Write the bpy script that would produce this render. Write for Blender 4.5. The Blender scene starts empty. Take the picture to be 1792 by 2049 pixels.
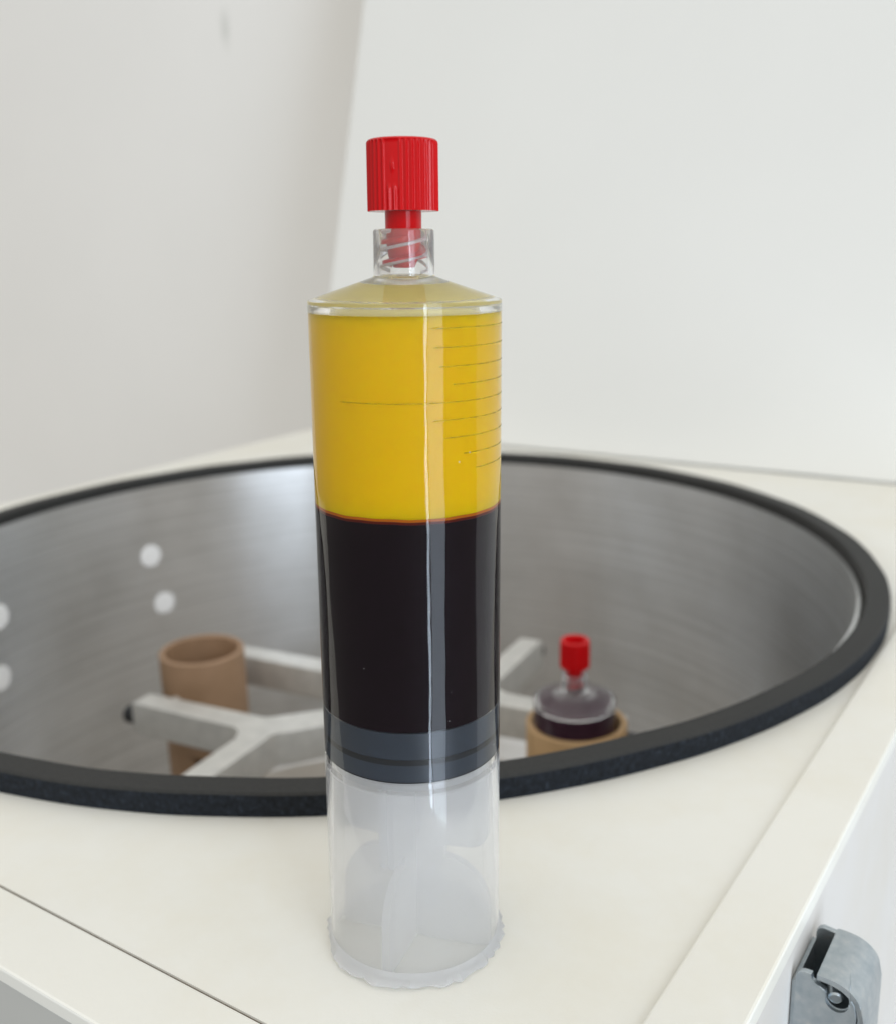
import bpy, bmesh, math, random
from mathutils import Vector, Matrix, Euler
random.seed(7)
S = bpy.context.scene
COL = S.collection
MM = 0.001
PI = math.pi
rad = math.radians

# ------------------------------------------------------------------ camera
# machine frame: origin on the spindle axis, z = 0 on the top deck, x / y along the deck edges
AZ = 0.64151                                   # heading of the camera frame in the machine frame
PITCH, ROLL, YAW = 0.25483, -0.02784, 0.04948
CAM = Vector((239.107, -297.612, 116.928)) * MM
cp, sp = math.cos(PITCH), math.sin(PITCH)
fw = Vector((math.sin(YAW) * cp, math.cos(YAW) * cp, -sp))
rt = Vector((math.cos(YAW), -math.sin(YAW), 0))
up = rt.cross(fw)
r2 = rt * math.cos(ROLL) + up * math.sin(ROLL)
u2 = -rt * math.sin(ROLL) + up * math.cos(ROLL)
cd = bpy.data.cameras.new('camera')
cam = bpy.data.objects.new('camera', cd)
COL.objects.link(cam)
R3 = Matrix((r2, u2, -fw)).transposed()
R3 = Matrix.Rotation(AZ, 3, 'Z') @ R3
cam.matrix_world = Matrix.Translation(CAM) @ R3.to_4x4()
cd.sensor_fit = 'HORIZONTAL'
cd.sensor_width = 36
cd.lens = 36 * 2059.72 / 1792
cd.clip_start = 0.005
cd.clip_end = 50
cd.dof.use_dof = True
cd.dof.focus_distance = 0.160
cd.dof.aperture_fstop = cd.lens / 1.9
S.camera = cam

# ------------------------------------------------------------------ world and lamps
W = bpy.data.worlds.new('World'); S.world = W; W.use_nodes = True
nt = W.node_tree; bg = nt.nodes['Background']
tc = nt.nodes.new('ShaderNodeTexCoord'); sx = nt.nodes.new('ShaderNodeSeparateXYZ')
mr = nt.nodes.new('ShaderNodeMapRange'); cr = nt.nodes.new('ShaderNodeValToRGB')
nt.links.new(tc.outputs['Generated'], sx.inputs[0]); nt.links.new(sx.outputs['Z'], mr.inputs[0])
mr.inputs[1].default_value = -0.25; mr.inputs[2].default_value = 0.25
nt.links.new(mr.outputs[0], cr.inputs[0])
cr.color_ramp.elements[0].color = (0.20, 0.195, 0.185, 1)
cr.color_ramp.elements[1].color = (1.0, 0.985, 0.94, 1)
nt.links.new(cr.outputs[0], bg.inputs[0]); bg.inputs[1].default_value = 1.08

SYR = Vector((144.7, -171.2, 0)) * MM
def window_pane(name, az_deg, dist, w, h, zc, power):
    L = bpy.data.lights.new(name, 'AREA'); L.shape = 'RECTANGLE'; L.size = w; L.size_y = h
    L.energy = power; L.color = (0.74, 0.86, 1.0)
    o = bpy.data.objects.new(name, L); COL.objects.link(o)
    a = rad(az_deg); n = Vector((math.cos(rad(-18)), math.sin(rad(-18)), 0))
    o.location = SYR + Vector((math.cos(a), math.sin(a), 0)) * dist + Vector((0, 0, zc))
    o.rotation_euler = (-n).to_track_quat('-Z', 'Y').to_euler()
    return o
window_pane('window_light', -31, 1.65, 0.10, 2.2, 0.1, 9.5)
window_pane('window_light', -19.5, 1.65, 0.50, 2.2, 0.1, 15.0)

S.view_settings.view_transform = 'Standard'
S.view_settings.look = 'None'
S.view_settings.exposure = 0.0
S.view_settings.gamma = 1.0
S.render.engine = 'CYCLES'
S.cycles.use_denoising = True
S.cycles.max_bounces = 24
S.cycles.transmission_bounces = 20
S.cycles.transparent_max_bounces = 24
S.cycles.diffuse_bounces = 6
S.cycles.glossy_bounces = 8
S.cycles.blur_glossy = 0.3
S.cycles.sample_clamp_indirect = 8

# ------------------------------------------------------------------ materials
def mat(name):
    m = bpy.data.materials.new(name); m.use_nodes = True
    return m, m.node_tree, m.node_tree.nodes['Principled BSDF']
def setp(b, **k):
    for n, v in k.items():
        b.inputs[n.replace('_', ' ')].default_value = v
def node(t, kind, **k):
    n = t.nodes.new(kind)
    for a, v in k.items(): setattr(n, a, v)
    return n
def noise(t, scale, detail=3, vec=None, rough=0.55):
    n = node(t, 'ShaderNodeTexNoise'); n.inputs['Scale'].default_value = scale
    n.inputs['Detail'].default_value = detail; n.inputs['Roughness'].default_value = rough
    if vec is None:
        c = node(t, 'ShaderNodeTexCoord'); vec = c.outputs['Object']
    t.links.new(vec, n.inputs['Vector'])
    return n
def ramp(t, fac, stops):
    r = node(t, 'ShaderNodeValToRGB'); e = r.color_ramp.elements
    while len(e) < len(stops): e.new(0.5)
    for i, (p, c) in enumerate(stops): e[i].position = p; e[i].color = (*c, 1)
    t.links.new(fac, r.inputs[0]); return r
def bump(t, b, h, strength, dist):
    n = node(t, 'ShaderNodeBump'); n.inputs['Strength'].default_value = strength; n.inputs['Distance'].default_value = dist
    t.links.new(h, n.inputs['Height']); t.links.new(n.outputs[0], b.inputs['Normal']); return n

def paint(name, col, bumpd=0.00006, rough=0.42, specks=True, vary=0.955):
    m, t, b = mat(name)
    n1 = noise(t, 9, 4)
    c2 = tuple(x * vary for x in col)
    r = ramp(t, n1.outputs[0], [(0.35, c2), (0.65, col)])
    out = r.outputs[0]
    if specks:
        st = noise(t, 22, 5, rough=0.7); rst = ramp(t, st.outputs[0], [(0.42, (1, 1, 1)), (0.72, (0.965, 0.945, 0.90))])
        ms = node(t, 'ShaderNodeMix', data_type='RGBA', blend_type='MULTIPLY'); ms.inputs[0].default_value = 1
        t.links.new(out, ms.inputs[6]); t.links.new(rst.outputs[0], ms.inputs[7]); out = ms.outputs[2]
    if specks:
        v = noise(t, 260, 1.0)
        rr = ramp(t, v.outputs[0], [(0.815, (1, 1, 1)), (0.84, (0.72, 0.66, 0.58))])
        mx = node(t, 'ShaderNodeMix', data_type='RGBA', blend_type='MULTIPLY'); mx.inputs[0].default_value = 1
        t.links.new(out, mx.inputs[6]); t.links.new(rr.outputs[0], mx.inputs[7]); out = mx.outputs[2]
    t.links.new(out, b.inputs['Base Color'])
    setp(b, Roughness=rough); b.inputs['Specular IOR Level'].default_value = 0.35
    n2 = noise(t, 1900, 2)
    bump(t, b, n2.outputs[0], 0.5, bumpd)
    return m
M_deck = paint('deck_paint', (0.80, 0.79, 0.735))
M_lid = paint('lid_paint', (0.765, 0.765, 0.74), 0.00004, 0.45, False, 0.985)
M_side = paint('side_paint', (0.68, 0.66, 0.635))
M_front_shaded = paint('front_shaded_paint', (0.50, 0.50, 0.475))  # side paint darkened: shade of the front face put into the colour
M_wall = paint('wall_paint', (0.90, 0.89, 0.865), 0.0001, 0.8, False, 0.985)

t = M_wall.node_tree; b = t.nodes['Principled BSDF']; src = b.inputs['Base Color'].links[0].from_socket
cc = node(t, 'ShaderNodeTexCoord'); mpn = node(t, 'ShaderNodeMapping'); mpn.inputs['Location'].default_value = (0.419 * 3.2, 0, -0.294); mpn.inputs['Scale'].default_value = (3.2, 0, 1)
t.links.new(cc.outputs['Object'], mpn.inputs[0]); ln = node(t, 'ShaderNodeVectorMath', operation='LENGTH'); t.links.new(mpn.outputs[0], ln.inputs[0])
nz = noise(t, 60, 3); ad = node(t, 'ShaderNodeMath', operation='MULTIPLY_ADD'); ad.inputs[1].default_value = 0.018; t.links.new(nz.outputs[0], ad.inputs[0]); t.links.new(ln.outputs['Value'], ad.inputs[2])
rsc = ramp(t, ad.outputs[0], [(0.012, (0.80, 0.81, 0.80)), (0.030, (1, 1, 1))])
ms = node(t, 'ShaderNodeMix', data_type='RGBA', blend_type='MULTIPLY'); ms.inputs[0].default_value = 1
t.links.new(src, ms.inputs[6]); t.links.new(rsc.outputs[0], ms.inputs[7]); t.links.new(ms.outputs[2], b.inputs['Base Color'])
m, t, b = mat('raw_board_edge'); setp(b, Base_Color=(0.10, 0.06, 0.035, 1), Roughness=0.9); M_raw = m

# foam gasket
m, t, b = mat('foam_rubber')
n = noise(t, 900, 3); r = ramp(t, n.outputs[0], [(0.35, (0.004, 0.006, 0.009)), (0.62, (0.011, 0.015, 0.022)), (0.78, (0.030, 0.040, 0.055))])
t.links.new(r.outputs[0], b.inputs['Base Color']); setp(b, Roughness=0.85)
b.inputs['Specular IOR Level'].default_value = 0.3
bump(t, b, n.outputs[0], 0.9, 0.0006); M_foam = m
m, t, b = mat('foam_skin')
n = noise(t, 1200, 2); r = ramp(t, n.outputs[0], [(0.3, (0.013, 0.0135, 0.013)), (0.7, (0.021, 0.021, 0.020))])
t.links.new(r.outputs[0], b.inputs['Base Color']); setp(b, Roughness=0.7)
bump(t, b, n.outputs[0], 0.4, 0.0002); M_skin = m

# rolled steel of the drum: streaks run round the wall (u = angle, v = height)
m, t, b = mat('drum_steel')
tcn = node(t, 'ShaderNodeTexCoord'); mp = node(t, 'ShaderNodeMapping'); mp.inputs['Scale'].default_value = (2.5, 42, 1)
t.links.new(tcn.outputs['UV'], mp.inputs[0])
n = noise(t, 3, 6, mp.outputs[0], 0.7)
r = ramp(t, n.outputs[0], [(0.3, (0.56, 0.562, 0.56)), (0.55, (0.715, 0.72, 0.725)), (0.75, (0.87, 0.88, 0.90))])
n3 = noise(t, 14, 4)
mx = node(t, 'ShaderNodeMix', data_type='RGBA', blend_type='MULTIPLY'); mx.inputs[0].default_value = 0.6
r3 = ramp(t, n3.outputs[0], [(0.35, (0.72, 0.71, 0.69)), (0.6, (1, 1, 1))])
t.links.new(r.outputs[0], mx.inputs[6]); t.links.new(r3.outputs[0], mx.inputs[7])
t.links.new(mx.outputs[2], b.inputs['Base Color'])
setp(b, Metallic=1.0, Roughness=0.34, Anisotropic=0.88, Anisotropic_Rotation=0.25)
tg = node(t, 'ShaderNodeTangent', direction_type='RADIAL', axis='Z'); t.links.new(tg.outputs[0], b.inputs['Tangent'])
rr = ramp(t, n.outputs[0], [(0.3, (0.40,) * 3), (0.7, (0.30,) * 3)]); t.links.new(rr.outputs[0], b.inputs['Roughness'])
bump(t, b, n.outputs[0], 0.10, 0.0006); M_drum = m
m, t, b = mat('drum_floor'); n = noise(t, 20, 4)
r = ramp(t, n.outputs[0], [(0.3, (0.46, 0.42, 0.37)), (0.7, (0.56, 0.52, 0.465))]); t.links.new(r.outputs[0], b.inputs['Base Color'])
setp(b, Metallic=0.3, Roughness=0.6); M_floor = m
m, t, b = mat('cast_aluminium'); n = noise(t, 180, 3)
r = ramp(t, n.outputs[0], [(0.3, (0.60, 0.595, 0.57)), (0.7, (0.70, 0.69, 0.66))]); t.links.new(r.outputs[0], b.inputs['Base Color'])
setp(b, Metallic=0.55, Roughness=0.5); bump(t, b, n.outputs[0], 0.25, 0.0002); M_alu = m
m, t, b = mat('black_steel'); setp(b, Base_Color=(0.012, 0.014, 0.018, 1), Roughness=0.4); M_black = m
m, t, b = mat('white_plug'); setp(b, Base_Color=(0.90, 0.90, 0.90, 1), Roughness=0.6); M_plug = m

def tan(name, a, c):
    m, t, b = mat(name); n = noise(t, 70, 5)
    r = ramp(t, n.outputs[0], [(0.3, a), (0.7, c)])
    s = noise(t, 90, 1); rs = ramp(t, s.outputs[0], [(0.70, (1, 1, 1)), (0.76, (0.32, 0.27, 0.22))])
    mx = node(t, 'ShaderNodeMix', data_type='RGBA', blend_type='MULTIPLY'); mx.inputs[0].default_value = 1
    t.links.new(r.outputs[0], mx.inputs[6]); t.links.new(rs.outputs[0], mx.inputs[7])
    t.links.new(mx.outputs[2], b.inputs['Base Color']); setp(b, Roughness=0.55); return m
M_tan = tan('tan_plastic', (0.30, 0.185, 0.105), (0.36, 0.225, 0.135))
M_tan2 = tan('ochre_plastic', (0.42, 0.265, 0.125), (0.48, 0.31, 0.155))

# zinc plated latch
m, t, b = mat('zinc_plate'); n = noise(t, 500, 4)
r = ramp(t, n.outputs[0], [(0.3, (0.38, 0.43, 0.46)), (0.6, (0.47, 0.51, 0.53)), (0.85, (0.60, 0.60, 0.58))]); t.links.new(r.outputs[0], b.inputs['Base Color'])
setp(b, Metallic=0.9, Roughness=0.38)
bump(t, b, n.outputs[0], 0.15, 0.0001); M_zinc = m

# red polyethylene
m, t, b = mat('red_plastic'); setp(b, Base_Color=(0.52, 0.001, 0.0035, 1), Roughness=0.15)
b.inputs['Specular IOR Level'].default_value = 0.24
b.inputs['Subsurface Weight'].default_value = 0.0
b.inputs['Subsurface Radius'].default_value = (1, 0.1, 0.1); b.inputs['Subsurface Scale'].default_value = 0.001
M_red = m

# clear and cloudy polypropylene: refracting plastic with some scattering in it
def plastic(name, haze, rough, ior=1.49, tint=(1.0, 1.0, 1.0), hazecol=(0.86, 0.87, 0.88), specks=0.0, wob=0.0):
    m, t, b = mat(name)
    setp(b, Base_Color=(*tint, 1), Roughness=rough, IOR=ior); b.inputs['Transmission Weight'].default_value = 1.0
    d = node(t, 'ShaderNodeBsdfDiffuse'); d.inputs[0].default_value = (*hazecol, 1)
    tr = node(t, 'ShaderNodeBsdfTranslucent'); tr.inputs[0].default_value = (*hazecol, 1)
    a = node(t, 'ShaderNodeMixShader'); a.inputs[0].default_value = 0.5
    t.links.new(d.outputs[0], a.inputs[1]); t.links.new(tr.outputs[0], a.inputs[2])
    mx = node(t, 'ShaderNodeMixShader'); mx.inputs[0].default_value = haze
    t.links.new(b.outputs[0], mx.inputs[1]); t.links.new(a.outputs[0], mx.inputs[2])
    if wob:
        c = node(t, 'ShaderNodeTexCoord'); mp = node(t, 'ShaderNodeMapping'); mp.inputs['Scale'].default_value = (1, 1, 0.22)
        t.links.new(c.outputs['Object'], mp.inputs[0]); nn = noise(t, 160, 2, mp.outputs[0]); bump(t, b, nn.outputs[0], wob, 0.0006)
    if specks:
        v = noise(t, 1300, 0.0); rr = ramp(t, v.outputs[0], [(specks, (haze,) * 3), (specks + 0.012, (0.7,) * 3)])
        t.links.new(rr.outputs[0], mx.inputs[0])
    t.links.new(mx.outputs[0], t.nodes['Material Output'].inputs[0])
    return m
M_clear = plastic('clear_plastic', 0.002, 0.05, 1.37, specks=0.90, wob=0.2)
M_cloud = plastic('cloudy_inner_wall', 0.13, 0.08, hazecol=(0.96, 0.965, 0.975))
M_frost = plastic('frosted_wall', 0.25, 0.05, hazecol=(0.96, 0.965, 0.98))
M_should = plastic('cloudy_shoulder', 0.14, 0.02, hazecol=(0.85, 0.87, 0.84))
M_should2 = plastic('clear_shoulder', 0.05, 0.03, hazecol=(0.85, 0.87, 0.87))
M_neck = plastic('neck_plastic', 0.07, 0.03)
M_thread = plastic('thread_plastic', 0.7, 0.1)
M_rag = plastic('torn_plastic', 0.42, 0.08, hazecol=(0.97, 0.975, 0.99))
m, t, b = mat('milky_plastic')
d = node(t, 'ShaderNodeBsdfDiffuse'); d.inputs[0].default_value = (0.94, 0.95, 0.97, 1)
tr = node(t, 'ShaderNodeBsdfTranslucent'); tr.inputs[0].default_value = (0.95, 0.96, 0.98, 1)
tp = node(t, 'ShaderNodeBsdfTransparent')
a = node(t, 'ShaderNodeMixShader'); a.inputs[0].default_value = 0.6
t.links.new(d.outputs[0], a.inputs[1]); t.links.new(tr.outputs[0], a.inputs[2])
g = node(t, 'ShaderNodeMixShader'); g.inputs[0].default_value = 0.56
t.links.new(a.outputs[0], g.inputs[1]); t.links.new(tp.outputs[0], g.inputs[2])
gl = node(t, 'ShaderNodeBsdfGlossy'); gl.inputs['Roughness'].default_value = 0.2
g2 = node(t, 'ShaderNodeMixShader'); g2.inputs[0].default_value = 0.04
t.links.new(g.outputs[0], g2.inputs[1]); t.links.new(gl.outputs[0], g2.inputs[2])
t.links.new(g2.outputs[0], t.nodes['Material Output'].inputs[0]); M_milk = m

def fluid(name, col, sss, scale, rough=0.4):
    m, t, b = mat(name); setp(b, Base_Color=(*col, 1), Roughness=rough)
    b.inputs['Specular IOR Level'].default_value = 0.05
    if sss:
        b.inputs['Subsurface Weight'].default_value = sss
        b.inputs['Subsurface Radius'].default_value = (1, 0.7, 0.15); b.inputs['Subsurface Scale'].default_value = scale
    return m
M_serum = fluid('yellow_serum', (0.83, 0.535, 0.0001), 0.5, 0.004)
M_film = fluid('olive_serum_film', (0.58, 0.47, 0.10), 0, 0)
M_pfilm = fluid('purple_film', (0.075, 0.032, 0.052), 0, 0)
M_rust = fluid('rust_layer', (0.10, 0.012, 0.006), 0, 0)
M_buffy = fluid('orange_layer', (0.46, 0.12, 0.006), 0, 0)
M_blood = fluid('dark_plasma', (0.008, 0.003, 0.006), 0, 0)
M_purple = fluid('purple_plasma', (0.045, 0.012, 0.028), 0, 0)
m, t, b = mat('stopper_rubber'); setp(b, Base_Color=(0.036, 0.047, 0.066, 1), Roughness=0.3); M_rub = m
m, t, b = mat('green_print')
setp(b, Base_Color=(0.13, 0.17, 0.001, 1), Roughness=0.5); b.inputs['Alpha'].default_value = 0.5
n = noise(t, 900, 2); r = ramp(t, n.outputs[0], [(0.35, (0.12,) * 3), (0.65, (0.30,) * 3)]); t.links.new(r.outputs[0], b.inputs['Alpha']); M_print = m

# ------------------------------------------------------------------ mesh helpers (coordinates in mm)
def link(name, me, mats, parent=None, smooth=None):
    for mm_ in (mats if isinstance(mats, (list, tuple)) else [mats]): me.materials.append(mm_)
    o = bpy.data.objects.new(name, me); COL.objects.link(o)
    if parent: o.parent = parent
    if smooth is not None:
        me.polygons.foreach_set('use_smooth', [True] * len(me.polygons))
        me.set_sharp_from_angle(angle=rad(smooth))
    return o
def from_bm(name, bm, mats, parent=None, smooth=None):
    bmesh.ops.recalc_face_normals(bm, faces=bm.faces)
    me = bpy.data.meshes.new(name); bm.to_mesh(me); bm.free()
    return link(name, me, mats, parent, smooth)
def empty(name, loc=(0, 0, 0), rot=(0, 0, 0), parent=None):
    o = bpy.data.objects.new(name, None); COL.objects.link(o); o.location = loc; o.rotation_euler = rot
    o.empty_display_size = 0.01
    if parent: o.parent = parent
    return o
def tag(o, label, cat, group=None):
    o['label'] = label; o['category'] = cat
    if group: o['group'] = group
    return o
def lathe_bm(prof, n=96, closed=True, mids=None, rf=None, bm=None, uv=False):
    """revolve a list of (r, z); closed joins the last point to the first"""
    bm = bm or bmesh.new()
    rings = []
    for (r, z) in prof:
        if r < 1e-6:
            rings.append([bm.verts.new((0, 0, z * MM))] * n); continue
        row = []
        for k in range(n):
            a = 2 * PI * k / n
            rr, zz = (r, z) if rf is None else rf(r, z, a)
            row.append(bm.verts.new((rr * MM * math.cos(a), rr * MM * math.sin(a), zz * MM)))
        rings.append(row)
    ul = bm.loops.layers.uv.new('UVMap') if uv else None
    m = len(prof)
    for i in range(m if closed else m - 1):
        A, B = rings[i], rings[(i + 1) % m]
        for k in range(n):
            k2 = (k + 1) % n
            vs = []
            for v in (A[k], A[k2], B[k2], B[k]):
                if v not in vs: vs.append(v)
            if len(vs) < 3: continue
            try: f = bm.faces.new(vs)
            except ValueError: continue
            if mids: f.material_index = mids[i]
            if ul:
                for l in f.loops:
                    kk = k if l.vert in (A[k], B[k]) else k + 1
                    l[ul].uv = (kk / n, l.vert.co.z * 5)
    return bm
def lathe(name, prof, mats, parent=None, n=96, closed=True, mids=None, smooth=35, rf=None, uv=False):
    return from_bm(name, lathe_bm(prof, n, closed, mids, rf, uv=uv), mats, parent, smooth)
def box_bm(x0, x1, y0, y1, z0, z1, bev=0.0, seg=2):
    bm = bmesh.new()
    bmesh.ops.create_cube(bm, size=1.0)
    for v in bm.verts:
        v.co = Vector(((x0 + x1) / 2 + v.co.x * (x1 - x0), (y0 + y1) / 2 + v.co.y * (y1 - y0), (z0 + z1) / 2 + v.co.z * (z1 - z0))) * MM
    if bev:
        bmesh.ops.bevel(bm, geom=bm.edges[:], offset=bev * MM, segments=seg, affect='EDGES', profile=0.5)
    return bm
def box(name, x0, x1, y0, y1, z0, z1, m_, parent=None, bev=0.0):
    return from_bm(name, box_bm(x0, x1, y0, y1, z0, z1, bev), m_, parent, 20)
def prism(name, pts, h0, h1, m_, parent=None, axis='z', bev=0.0, smooth=20):
    """extrude a polygon; axis z: (x,y) pts, axis y: (x,z) pts, axis x: (y,z) pts"""
    bm = bmesh.new()
    def P(a, b_, h):
        return {'z': (a, b_, h), 'y': (a, h, b_), 'x': (h, a, b_)}[axis]
    lo = [bm.verts.new(Vector(P(a, b_, h0)) * MM) for a, b_ in pts]
    hi = [bm.verts.new(Vector(P(a, b_, h1)) * MM) for a, b_ in pts]
    n = len(pts)
    bm.faces.new(lo); bm.faces.new(hi[::-1])
    for i in range(n): bm.faces.new((lo[i], hi[i], hi[(i + 1) % n], lo[(i + 1) % n]))
    if bev:
        es = [e for e in bm.edges if (e.verts[0] in lo) == (e.verts[1] in lo)]
        bmesh.ops.bevel(bm, geom=es, offset=bev * MM, segments=2, affect='EDGES', profile=0.5)
    return from_bm(name, bm, m_, parent, smooth)
def helix_bm(r, z0, z1, turns, a0, w, h, per=64, bm=None):
    """ridge of section w (radial) x h (height) running up a helix"""
    bm = bm or bmesh.new(); N = max(8, int(per * turns)); prev = None
    for i in range(N + 1):
        f = i / N; a = a0 + 2 * PI * turns * f; z = z0 + (z1 - z0) * f
        tap = min(1.0, f * 8, (1 - f) * 8) * 0.9 + 0.1
        row = []
        for dr, dz in ((-w / 2, -h / 2), (w / 2 * tap, -h / 4), (w / 2 * tap, h / 4), (-w / 2, h / 2)):
            row.append(bm.verts.new(((r + dr) * MM * math.cos(a), (r + dr) * MM * math.sin(a), (z + dz) * MM)))
        if prev:
            for k in range(4): bm.faces.new((prev[k], prev[(k + 1) % 4], row[(k + 1) % 4], row[k]))
        else: bm.faces.new(row)
        prev = row
    bm.faces.new(prev[::-1])
    return bm

# ------------------------------------------------------------------ room wall behind
wall = from_bm('wall', box_bm(-1500, 900, 372, 392, -600, 1400), M_wall)
wall['kind'] = 'structure'

# ------------------------------------------------------------------ centrifuge housing
X0, X1, Y0, Y1 = -214.0, 201.7, -216.7, 217.0
RO, RI, RH, RD = 185.1, 177.7, 5.7, 176.6
cen = tag(empty('centrifuge', (0, 0, -0.30)), 'cream white box centrifuge with open lid and round steel drum', 'centrifuge')
def C(o):                                      # parts are modelled in the machine frame
    o.parent = cen; o.location = (o.location[0], o.location[1], o.location[2] + 0.30); return o
# top panel with the round opening
def panel():
    bm = bmesh.new(); n = 192; xa, xb, ya, yb = -199.6, 187.97, -202.2, 202.4
    inner, outer = [], []
    for k in range(n):
        a = 2 * PI * k / n; c, s = math.cos(a), math.sin(a)
        inner.append((180.0 * c, 180.0 * s))
        tt = min((xb if c > 0 else xa) / c if abs(c) > 1e-9 else 1e9, (yb if s > 0 else ya) / s if abs(s) > 1e-9 else 1e9)
        outer.append([tt * c, tt * s])
    for cx, cy in ((xa, ya), (xb, ya), (xa, yb), (xb, yb)):
        i = min(range(n), key=lambda k: (outer[k][0] - cx) ** 2 + (outer[k][1] - cy) ** 2); outer[i] = [cx, cy]
    rows = []
    for pts, z in ((inner, -12), (inner, 0), (outer, 0), (outer, -12)):
        rows.append([bm.verts.new((x * MM, y * MM, z * MM)) for x, y in pts])
    for i in range(4):
        A, B = rows[i], rows[(i + 1) % 4]
        for k in range(n): bm.faces.new((A[k], A[(k + 1) % n], B[(k + 1) % n], B[k]))
    return from_bm('deck_panel', bm, M_deck, None, 35)
C(panel())
C(box('frame_board', 188.0, X1, Y0, Y1, -3, 1.1, M_deck, bev=0.55))
C(box('frame_board', X0, 187.9, Y0, -202.65, -3, 0.15, M_deck, bev=0.5))
C(box('frame_board', X0, 187.9, 202.6, Y1, -3, 0.0, M_deck, bev=0.5))
C(box('frame_board', X0, -199.8, -202.5, 202.5, -3, 0.0, M_deck, bev=0.5))
C(box('joint_strip', X0, 187.9, -202.62, -202.22, -2.9, -0.5, M_raw))
# housing walls
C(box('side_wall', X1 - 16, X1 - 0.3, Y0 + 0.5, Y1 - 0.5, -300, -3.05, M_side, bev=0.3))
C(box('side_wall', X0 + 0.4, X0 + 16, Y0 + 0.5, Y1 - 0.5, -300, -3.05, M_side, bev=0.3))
C(box('front_wall', X0 + 16.1, X1 - 16.1, Y0 + 0.4, Y0 + 16, -300, -3.05, M_front_shaded, bev=0.3))
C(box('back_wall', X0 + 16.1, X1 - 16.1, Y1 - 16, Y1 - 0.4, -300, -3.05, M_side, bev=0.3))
C(box('base_board', X0 + 16.1, X1 - 16.1, Y0 + 16.1, Y1 - 16.1, -300, -288, M_side))
# drum
drum = C(lathe('drum', [(RD, 1.0), (RD, -20), (RD, -60), (RD, -110), (RD - 3, -160), (RD - 14, -170), (RD - 14, -171.5), (RD + 1.2, -171.5), (RD + 1.2, 1.0)], M_drum, n=192, uv=True))
lathe('drum_floor', [(0, -168.5), (RD - 13, -169.2), (RD - 13, -171), (0, -171)], M_floor, drum, n=128, closed=True)
for ang, z in ((167.3, -34.6), (165.7, -61.5), (-163.5, -38.6), (-162.2, -66.3)):
    o = lathe('rivet', [(0, 0.5), (5.2, 0.45), (5.7, 0.1), (5.7, -0.4), (0, -0.4)], M_plug, drum, n=32, closed=False, smooth=8)
    a = rad(ang); nrm = Vector((-math.cos(a), -math.sin(a), 0))
    o.location = Vector((RD * math.cos(a), RD * math.sin(a), z)) * MM
    o.rotation_euler = nrm.to_track_quat('Z', 'Y').to_euler()
# gasket: skin on top, open foam on the cut side
def gprof(): return [(RI, 1.2), (RI, RH - 0.6), (RI + 0.6, RH), (RO - 0.5, RH), (RO, RH - 0.5), (RO + 0.15, RH / 2), (RO, 0.12), (RI, 0.12)]
C(lathe('gasket', gprof(), [M_skin, M_foam], n=240, mids=[0, 0, 0, 0, 1, 1, 1, 0],
        rf=lambda r, z, a: (r + 2.0 * math.exp(-(((a + PI + 0.08) % (2 * PI) - PI) / 0.42) ** 2) + 0.10 * math.sin(a * 37) * math.sin(a * 11 + 1), z + (0.10 * math.sin(a * 23 + 2) if z > 2 else 0))))
# lid leaning back on the rear edge
LEAN = rad(15.3)
lid = box('lid', -213, 201.7, 0.0, 22, 0.7, 432, M_lid, bev=1.2)
lid.location = Vector((0, 217.3, 0)) * MM; lid.rotation_euler = (-LEAN, 0, 0); C(lid)
for xh in (-120, 110):
    h = lathe('hinge', [(0, -18), (3, -18), (3, 18), (0, 18)], M_zinc, n=24, closed=False)
    h.rotation_euler = (0, PI / 2, 0); h.location = Vector((xh, Y1 + 5.5, -6)) * MM; C(h)

# catch bracket on the side
lat = empty('latch'); 
NY, FY = -138.5, -124.0
FX = X1 - 0.3
def arc(cx, cz, r, a0, a1, n): return [(cx + r * math.cos(rad(a0 + (a1 - a0) * i / n)), cz + r * math.sin(rad(a0 + (a1 - a0) * i / n))) for i in range(n + 1)]
hole = arc(209.3, -10.0, 2.0, 120, 400, 18)
near = [(202.3, -60)] + [(202.3, -8.2)] + arc(203.6, -7.9, 1.3, 180, 90, 6) + [(204.9, -6.5), (204.9, -8.0)] + [(206.2, -8.4), (207.2, -8.8)] + \
       arc(209.3, -10.4, 2.1, 150, 385, 16) + arc(211.6, -9.6, 0.4, 200, 90, 3) + [(212.2, -10.2), (212.6, -12.0), (212.9, -60)]
prism('flange', near, NY, NY + 1.1, M_zinc, lat, 'y', 0.18)
far = [(202.3, -60), (202.3, -8.2)] + arc(203.6, -7.6, 1.3, 180, 90, 6) + [(206, -6.6), (209.8, -8.0), (212.0, -10.5), (212.4, -14), (212.6, -60)]
prism('flange', far, FY - 1.1, FY, M_zinc, lat, 'y', 0.18)
outl = [(205.7, -6.5), (208.0, -6.55), (210.2, -7.1), (212.0, -8.3), (213.2, -10.2), (213.8, -13), (213.9, -60)]
inl = [(212.95, -60), (212.9, -13), (212.4, -10.7), (211.4, -9.2), (209.9, -8.1), (207.9, -7.55), (205.7, -7.5)]
def smooth_line(p, n=4):
    r = []
    for i in range(len(p) - 1):
        a_, b_, c_, d_ = p[max(i - 1, 0)], p[i], p[i + 1], p[min(i + 2, len(p) - 1)]
        for j in range(n if i < len(p) - 2 else 1):
            u = j / n
            r.append(tuple(0.5 * (2 * b_[k] + (c_[k] - a_[k]) * u + (2 * a_[k] - 5 * b_[k] + 4 * c_[k] - d_[k]) * u * u + (3 * b_[k] - a_[k] - 3 * c_[k] + d_[k]) * u ** 3) for k in (0, 1)))
    return r + [p[-1]]
outs = smooth_line(outl[:-1]) + [outl[-1]]; ins = [inl[0]] + smooth_line(inl[1:])
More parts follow.
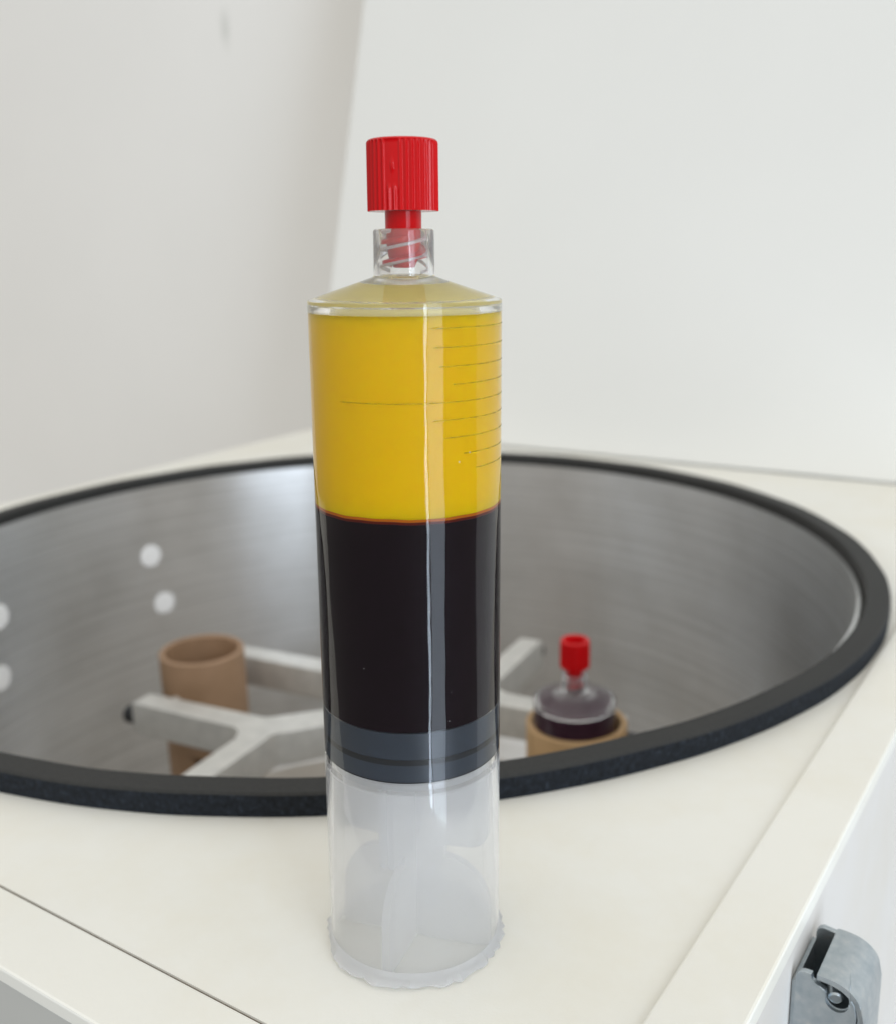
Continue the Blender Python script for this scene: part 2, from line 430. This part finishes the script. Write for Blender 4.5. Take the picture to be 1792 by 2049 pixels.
prism('hook_plate', outs + ins, NY + 0.15, FY + 0.3, M_zinc, lat, 'y', 0.10, 25)
prism('back_plate', [(FX + 0.15, -60), (FX + 0.15, -9.5), (202.25, -9.5), (202.25, -60)], NY + 0.6, FY - 0.3, M_zinc, lat, 'y')
sc = lathe('screw', [(0, 0.9), (1.0, 0.85), (1.25, 0.5), (1.25, -6), (0, -6)], M_zinc, lat, n=24, closed=False)
sc.location = Vector((208.7, -136.9, -10.3)) * MM; sc.rotation_euler = (PI / 2 + 0.2, 0, 0.25)
C(lat)
o = lathe('cover_plug', [(0, 0.9), (2.6, 0.8), (3.2, 0.2), (3.2, -0.5), (0, -0.5)], M_side, n=32, closed=False)
o.rotation_euler = (0, PI / 2, 0); o.location = Vector((X1, -160.5, -6.0)) * MM; C(o)

# ------------------------------------------------------------------ rotor
BD = 186.75                                   # direction of the first bucket
ZR = -63.0
rot = tag(empty('rotor', (0, 0, -0.166), (0, 0, rad(BD))), 'cast aluminium cross shaped rotor with forked arms inside the drum', 'rotor')
def R_(o): o.parent = rot; o.location = o.location + Vector((0, 0, 0.166)); return o
def fork(k):
    """arm between bucket k and bucket k+1: spine at 45 degrees and two prongs along the bucket axes"""
    L0, W, T, lat_ = 95.0, 11.0, 14.0, 29.5
    i, o_ = lat_ - W / 2, lat_ + W / 2
    f = 9.0
    def fil(cx, cy, r, a0, a1): return [(cx + r * math.cos(rad(a)), cy + r * math.sin(rad(a))) for a in [a0 + (a1 - a0) * j / 6 for j in range(7)]]
    # quadrant between +x bucket and +y bucket; prongs lie along x at y=lat and along y at x=lat
    w = 7.5
    pts = [(L0, i), (L0, o_)] + fil(o_ + 8, o_ + 8, 8, 270, 180) + [(o_, L0), (i, L0)]
    pts += fil(i - f, i + w * 1.414 + 0.414 * f, f, 0, -45) + [(10 - w * 0.7, 10 + w * 0.7), (10 + w * 0.7, 10 - w * 0.7)] + fil(i + w * 1.414 + 0.414 * f, i - f, f, 135, 90)
    ob = prism('arm', pts, ZR - T, ZR, M_alu, None, 'z', 0.9, 20)
    ob.rotation_euler = (0, 0, rad(90 * k)); R_(ob)
    for q in (0, 1):
        s = lathe('screw', [(0, 8.5), (3.0, 8.2), (4.0, 7.0), (4.0, 0.2), (2.0, 0), (2.0, -5), (0, -5)], M_black, ob, n=24, closed=False)
        if q == 0: s.location = Vector((L0, lat_, ZR - 8.5)) * MM; s.rotation_euler = (0, PI / 2, 0)
        else: s.location = Vector((lat_, L0, ZR - 8.5)) * MM; s.rotation_euler = (-PI / 2, 0, 0)
for k in range(4): fork(k)
R_(lathe('hub', [(0, -57), (9, -57), (11, -59), (11, -62), (18, -62.5), (18, -80), (14, -84), (14, -168), (0, -168)], M_alu, n=48, closed=False))
R_(lathe('hub_nut', [(0, -47), (5.5, -47), (6.2, -48), (6.2, -56.9), (0, -56.9)], M_alu, n=6, closed=False))

# ------------------------------------------------------------------ bucket sleeves
def cup(sign, m_, label):
    a = rad(BD + (0 if sign > 0 else 180)); c = Vector((86 * math.cos(a), 86 * math.sin(a), -152)) * MM
    e = tag(empty('centrifuge_cup', c, (0, 0, a)), label, 'cup')
    ro, ri = 18.2, 15.7
    lathe('sleeve', [(0, 0), (ro - 3, 0), (ro, 3), (ro, 98), (ro, 100.4), (ro - 0.5, 101), (ri + 0.5, 101), (ri, 100.4), (ri, 4), (0, 4)], m_, e, n=96, closed=False)
    for s in (-1, 1):
        pin = lathe('pin', [(0, 0), (2.4, 0), (2.4, 6.4), (0, 6.4)], M_alu, e, n=24, closed=False)
        pin.location = Vector((0, s * (ro - 0.6), 84)) * MM; pin.rotation_euler = (-s * PI / 2, 0, 0)
    return e, c
cup(1, M_tan, 'empty tan brown plastic cup held between the rotor arms')
cupB, cB = cup(-1, M_tan2, 'ochre plastic cup holding a capped syringe inside the drum')

# ------------------------------------------------------------------ syringes
def cap(parent, z0=121.45, z1=131.5):
    """fluted screw cap with a smooth window, on a threaded plug"""
    R0, nr = 5.25, 38
    n = nr * 10; rows = 26
    bm = bmesh.new(); rings = []
    zs = [z0 + (z1 - 0.5 - z0) * i / (rows - 1) for i in range(rows)]
    aw = -PI / 2 - 0.31
    for z in zs:
        row = []
        f = (z - z0) / (z1 - z0); rr = R0 * (1.0 - 0.006 * f)
        for k in range(n):
            a = 2 * PI * k / n
            ribv = rr - 0.27 * (0.5 - 0.5 * math.cos(a * nr)) ** 0.8
            da = (a - aw + PI) % (2 * PI) - PI
            half = 0.20
            zb = z0 + 3.1
            if z < zb + 0.9: half = 0.20 * math.sqrt(max(0.0, 1 - ((zb + 0.9 - z) / 0.9) ** 2)) if z > zb else 0
            mk = min(1.0, max(0.0, (half - abs(da)) / 0.03)) if half > 0 else 0
            d2 = (da / 0.055) ** 2 + ((z - (z0 + 6.1)) / 0.75) ** 2
            sm = rr - 0.24 + (0.14 * min(1.0, max(0.0, (1.25 - d2) / 0.5)) if d2 < 1.25 else 0)
            r = ribv * (1 - mk) + sm * mk
            row.append(bm.verts.new((r * MM * math.cos(a), r * MM * math.sin(a), z * MM)))
        rings.append(row)
    def ring(r, z): return [bm.verts.new((r * MM * math.cos(2 * PI * k / n), r * MM * math.sin(2 * PI * k / n), z * MM)) for k in range(n)]
    seq = [ring(2.0, z0 + 0.03), ring(4.6, z0 + 0.03), ring(R0 - 0.22, z0 + 0.02)] + rings + \
          [ring(R0 - 0.14, z1 - 0.28), ring(R0 - 0.32, z1 - 0.08), ring(R0 - 0.6, z1), ring(R0 - 1.35, z1), ring(R0 - 1.5, z1 - 0.2), ring(R0 - 1.55, z1 - 3.0)]
    for A, B in zip(seq, seq[1:]):
        for k in range(n): bm.faces.new((A[k], A[(k + 1) % n], B[(k + 1) % n], B[k]))
    bm.faces.new(seq[-1]); bm.faces.new(seq[0][::-1])
    c = from_bm('cap', bm, M_red, parent, 40)
    lathe('stem', [(0, 113.2), (1.6, 113.2), (2.35, 114.6), (2.68, 116.5), (2.72, z0 - 0.02), (0, z0 - 0.02)], M_red, c, n=64, closed=False)
    bm = helix_bm(2.75, 113.6, 117.3, 1.35, rad(-205), 1.5, 1.1, 72)
    from_bm('thread', bm, M_red, c, 30)
    return c
def syringe(loc, rot_, label, layers, sh_mat, cat='syringe'):
    e = tag(empty('syringe', loc, rot_), label, cat)
    RO_, RI_ = 14.6, 13.45
    zt = 107.0
    # barrel tube: material 0 outside, 1 dry inner wall
    lathe('barrel', [(RO_, 1.0), (RO_, 33.9), (RO_, 60), (RO_, 90), (RO_, zt - 0.02), (RI_, zt - 0.02), (RI_, 60), (RI_, 35.1), (RI_, 33), (RI_, 2), (RI_ + 0.15, 1.0)],
          [M_clear, M_cloud, M_frost], e, n=160, mids=[2, 0, 0, 0, 0, 0, 0, 0, 1, 1, 2], smooth=30)
    # shoulder cone
    lathe('shoulder', [(RO_, zt + 0.02), (RO_, 108.65), (RO_ - 0.25, 108.8), (4.75, 112.0), (4.55, 112.2), (3.7, 112.2), (3.5, 111.2), (13.0, 107.9), (RI_, zt + 0.02)],
          sh_mat, e, n=160, smooth=30)
    nk = lathe('neck', [(4.55, 112.24), (4.52, 118.6), (4.35, 118.9), (4.0, 118.9), (3.85, 118.6), (3.7, 112.24)], M_neck, e, n=96, smooth=30)
    for a0 in (rad(-230), rad(-50)):
        from_bm('thread', helix_bm(3.55, 112.6, 118.4, 1.3, a0, 0.30, 0.46, 72), M_thread, nk, 40)
    cap(e)
    # contents: each liquid wets the wall, so it reaches into the wall by a hair
    RW = RI_ + 0.06
    for nm, prof, mm_, wav in layers:
        lathe(nm, prof, mm_, e, n=128, closed=False, smooth=35, rf=wav)
    return e
def wavy(z_at, amp):
    def f(r, z, a):
        if r > 5 and any(abs(z - q) < 0.01 for q in z_at):
            return r, z + amp * (math.sin(3 * a + 1) + 0.6 * math.sin(7 * a + 2) + 0.5 * math.sin(17 * a)) / 2
        return r, z
    return f
RW = 13.51
ZI = 77.5
main = syringe(SYR + Vector((0, 0, 0.00035)), (-0.0065, 0.0205, AZ),
    'clear capped syringe standing on the deck, filled with yellow liquid over black', [
    ('yellow_serum', [(0, ZI + 0.35), (RW, ZI + 0.35), (RW, 95), (RW, 106.95), (0, 106.95)], M_serum, wavy([ZI + 0.35], 0.12)),
    ('serum_film', [(0, 106.97), (13.3, 106.97), (13.1, 107.5), (12.3, 108.2), (6.3, 110.29), (0, 110.29)], M_film, None),
    ('orange_layer', [(0, ZI - 0.05), (RW, ZI - 0.05), (RW, ZI + 0.33), (0, ZI + 0.33)], M_buffy, wavy([ZI - 0.05, ZI + 0.33], 0.12)),
    ('rust_layer', [(0, ZI - 0.45), (RW, ZI - 0.45), (RW, ZI - 0.07), (0, ZI - 0.07)], M_rust, wavy([ZI - 0.45, ZI - 0.07], 0.12)),
    ('dark_liquid', [(0, 44.1), (RW, 44.1), (RW, 60), (RW, ZI - 0.47), (0, ZI - 0.47)], M_blood, wavy([ZI - 0.47], 0.12)),
    ('stopper', [(0, 35.2), (12.4, 35.2), (RW, 35.5), (RW, 38.6), (13.2, 38.65), (13.2, 39.45), (RW, 39.5), (RW, 43.9), (12.6, 44.08), (0, 44.08)], M_rub, None),
    ('stopper_groove', [(13.0, 38.55), (RW + 0.03, 38.55), (RW + 0.03, 39.45), (13.0, 39.45)], M_black, None),
    ('stopper_edge', [(13.0, 35.52), (RW + 0.03, 35.52), (RW + 0.03, 35.72), (13.0, 35.72)], M_black, None)], M_should)
# plunger left inside the barrel
pl = lathe('plunger_disc', [(0, 33.7), (12.6, 33.7), (13.1, 34.0), (13.1, 34.9), (12.6, 35.15), (0, 35.15)], M_milk, main, n=96, closed=False)
def vane(k):
    pr = [(0.0, 33.68), (12.2, 33.68), (12.2, 21.5)] + [(9.2 + 3.0 * math.cos(rad(a)), 21.5 + 3.0 * math.sin(rad(a))) for a in (-15, -30, -45, -60, -75, -90)]
    pr += [(6.0, 18.3), (5.0, 18.0)] + [(5.0 + 7.2 * math.sin(rad(a)), 8.0 + 8.2 * math.cos(rad(a))) for a in (0, 15, 30, 45, 60, 75, 90)] + [(12.2, 0.2), (0.0, 0.2)]
    if k == 3: pr = [(x, z) for x, z in pr]
    ob = prism('vane', [(x + 0.72, z) for x, z in pr], -0.7, 0.7, M_milk, pl, 'y', 0.0)
    ob.rotation_euler = (0, 0, rad(-22 + 90 * k)); return ob
for k in range(4): vane(k)
# torn rim where the finger flange was cut off
def rim():
    rnd = random.Random(3); n = 84
    prof = []
    jag = [rnd.uniform(0, 1) for _ in range(n)]
    out = []
    for k in range(n):
        a = 2 * PI * k / n
        fr = 0.5 - 0.5 * math.sin(a)
        base = 0.42 + 1.10 * fr * fr + 0.16 * math.sin(a * 5 + 0.5) + 0.12 * math.sin(a * 9)
        out.append(max(0.2, base + 0.75 * (jag[k] - 0.45) * (1 if k % 3 else 1.5)))
    bm = bmesh.new(); rows = []
    sect = ((14.62, 1.9, 0.03), (14.62, 1.3, 0.4), (14.62, 0.75, 0.8), (14.62, 0.35, 1.0), (14.5, 0.0, 0.95), (13.75, 0.0, 0.0), (13.62, 0.95, 0.0))
    for r0, z, f in sect:
        row = []
        for k in range(n):
            a = 2 * PI * k / n
            dz = 0.32 * (jag[(k * 7) % n] - 0.5) if 0.3 < z < 1.8 else 0
            row.append(bm.verts.new(((r0 + out[k] * f) * MM * math.cos(a), (r0 + out[k] * f) * MM * math.sin(a), (z + dz) * MM)))
        rows.append(row)
    for i in range(len(rows)):
        A, B = rows[i], rows[(i + 1) % len(rows)]
        for k in range(n): bm.faces.new((A[k], A[(k + 1) % n], B[(k + 1) % n], B[k]))
    return from_bm('torn_rim', bm, M_rag, main, 18)
rim()
# printed scale on the barrel
def mark(z, a0, a1, w=0.17):
    bm = bmesh.new(); n = 40; rows = []
    for i in range(n + 1):
        a = rad(a0 + (a1 - a0) * i / n)
        rows.append([bm.verts.new((r * MM * math.cos(a), r * MM * math.sin(a), zz * MM)) for r, zz in ((14.612, z - w / 2), (14.635, z - w / 2), (14.635, z + w / 2), (14.612, z + w / 2))])
    for A, B in zip(rows, rows[1:]):
        for k in range(4): bm.faces.new((A[k], A[(k + 1) % 4], B[(k + 1) % 4], B[k]))
    bm.faces.new(rows[0]); bm.faces.new(rows[-1][::-1])
    return from_bm('scale_mark', bm, M_print, main, 40)
for z, a0 in ((105.29, -77), (102.63, -75), (99.95, -72), (97.39, -64), (94.88, -131), (92.34, -76), (89.79, -70), (87.29, -57), (84.91, -48)):
    mark(z, a0, -6)

# second syringe inside the cup
RW2 = RW
syringe(Vector((cB.x - 0.0012, cB.y + 0.0002, -0.1500)), (rad(1.5), rad(-1.0), AZ + 0.5),
    'clear capped syringe of dark purple liquid sitting in the ochre cup', [
    ('purple_liquid', [(0, 8), (RW, 8), (RW, 60), (RW, 106.95), (0, 106.95)], M_purple, None),
    ('purple_film', [(0, 106.97), (13.2, 106.97), (13.0, 107.5), (12.3, 108.2), (7.6, 109.84), (0, 109.84)], M_pfilm, None)], M_should2)
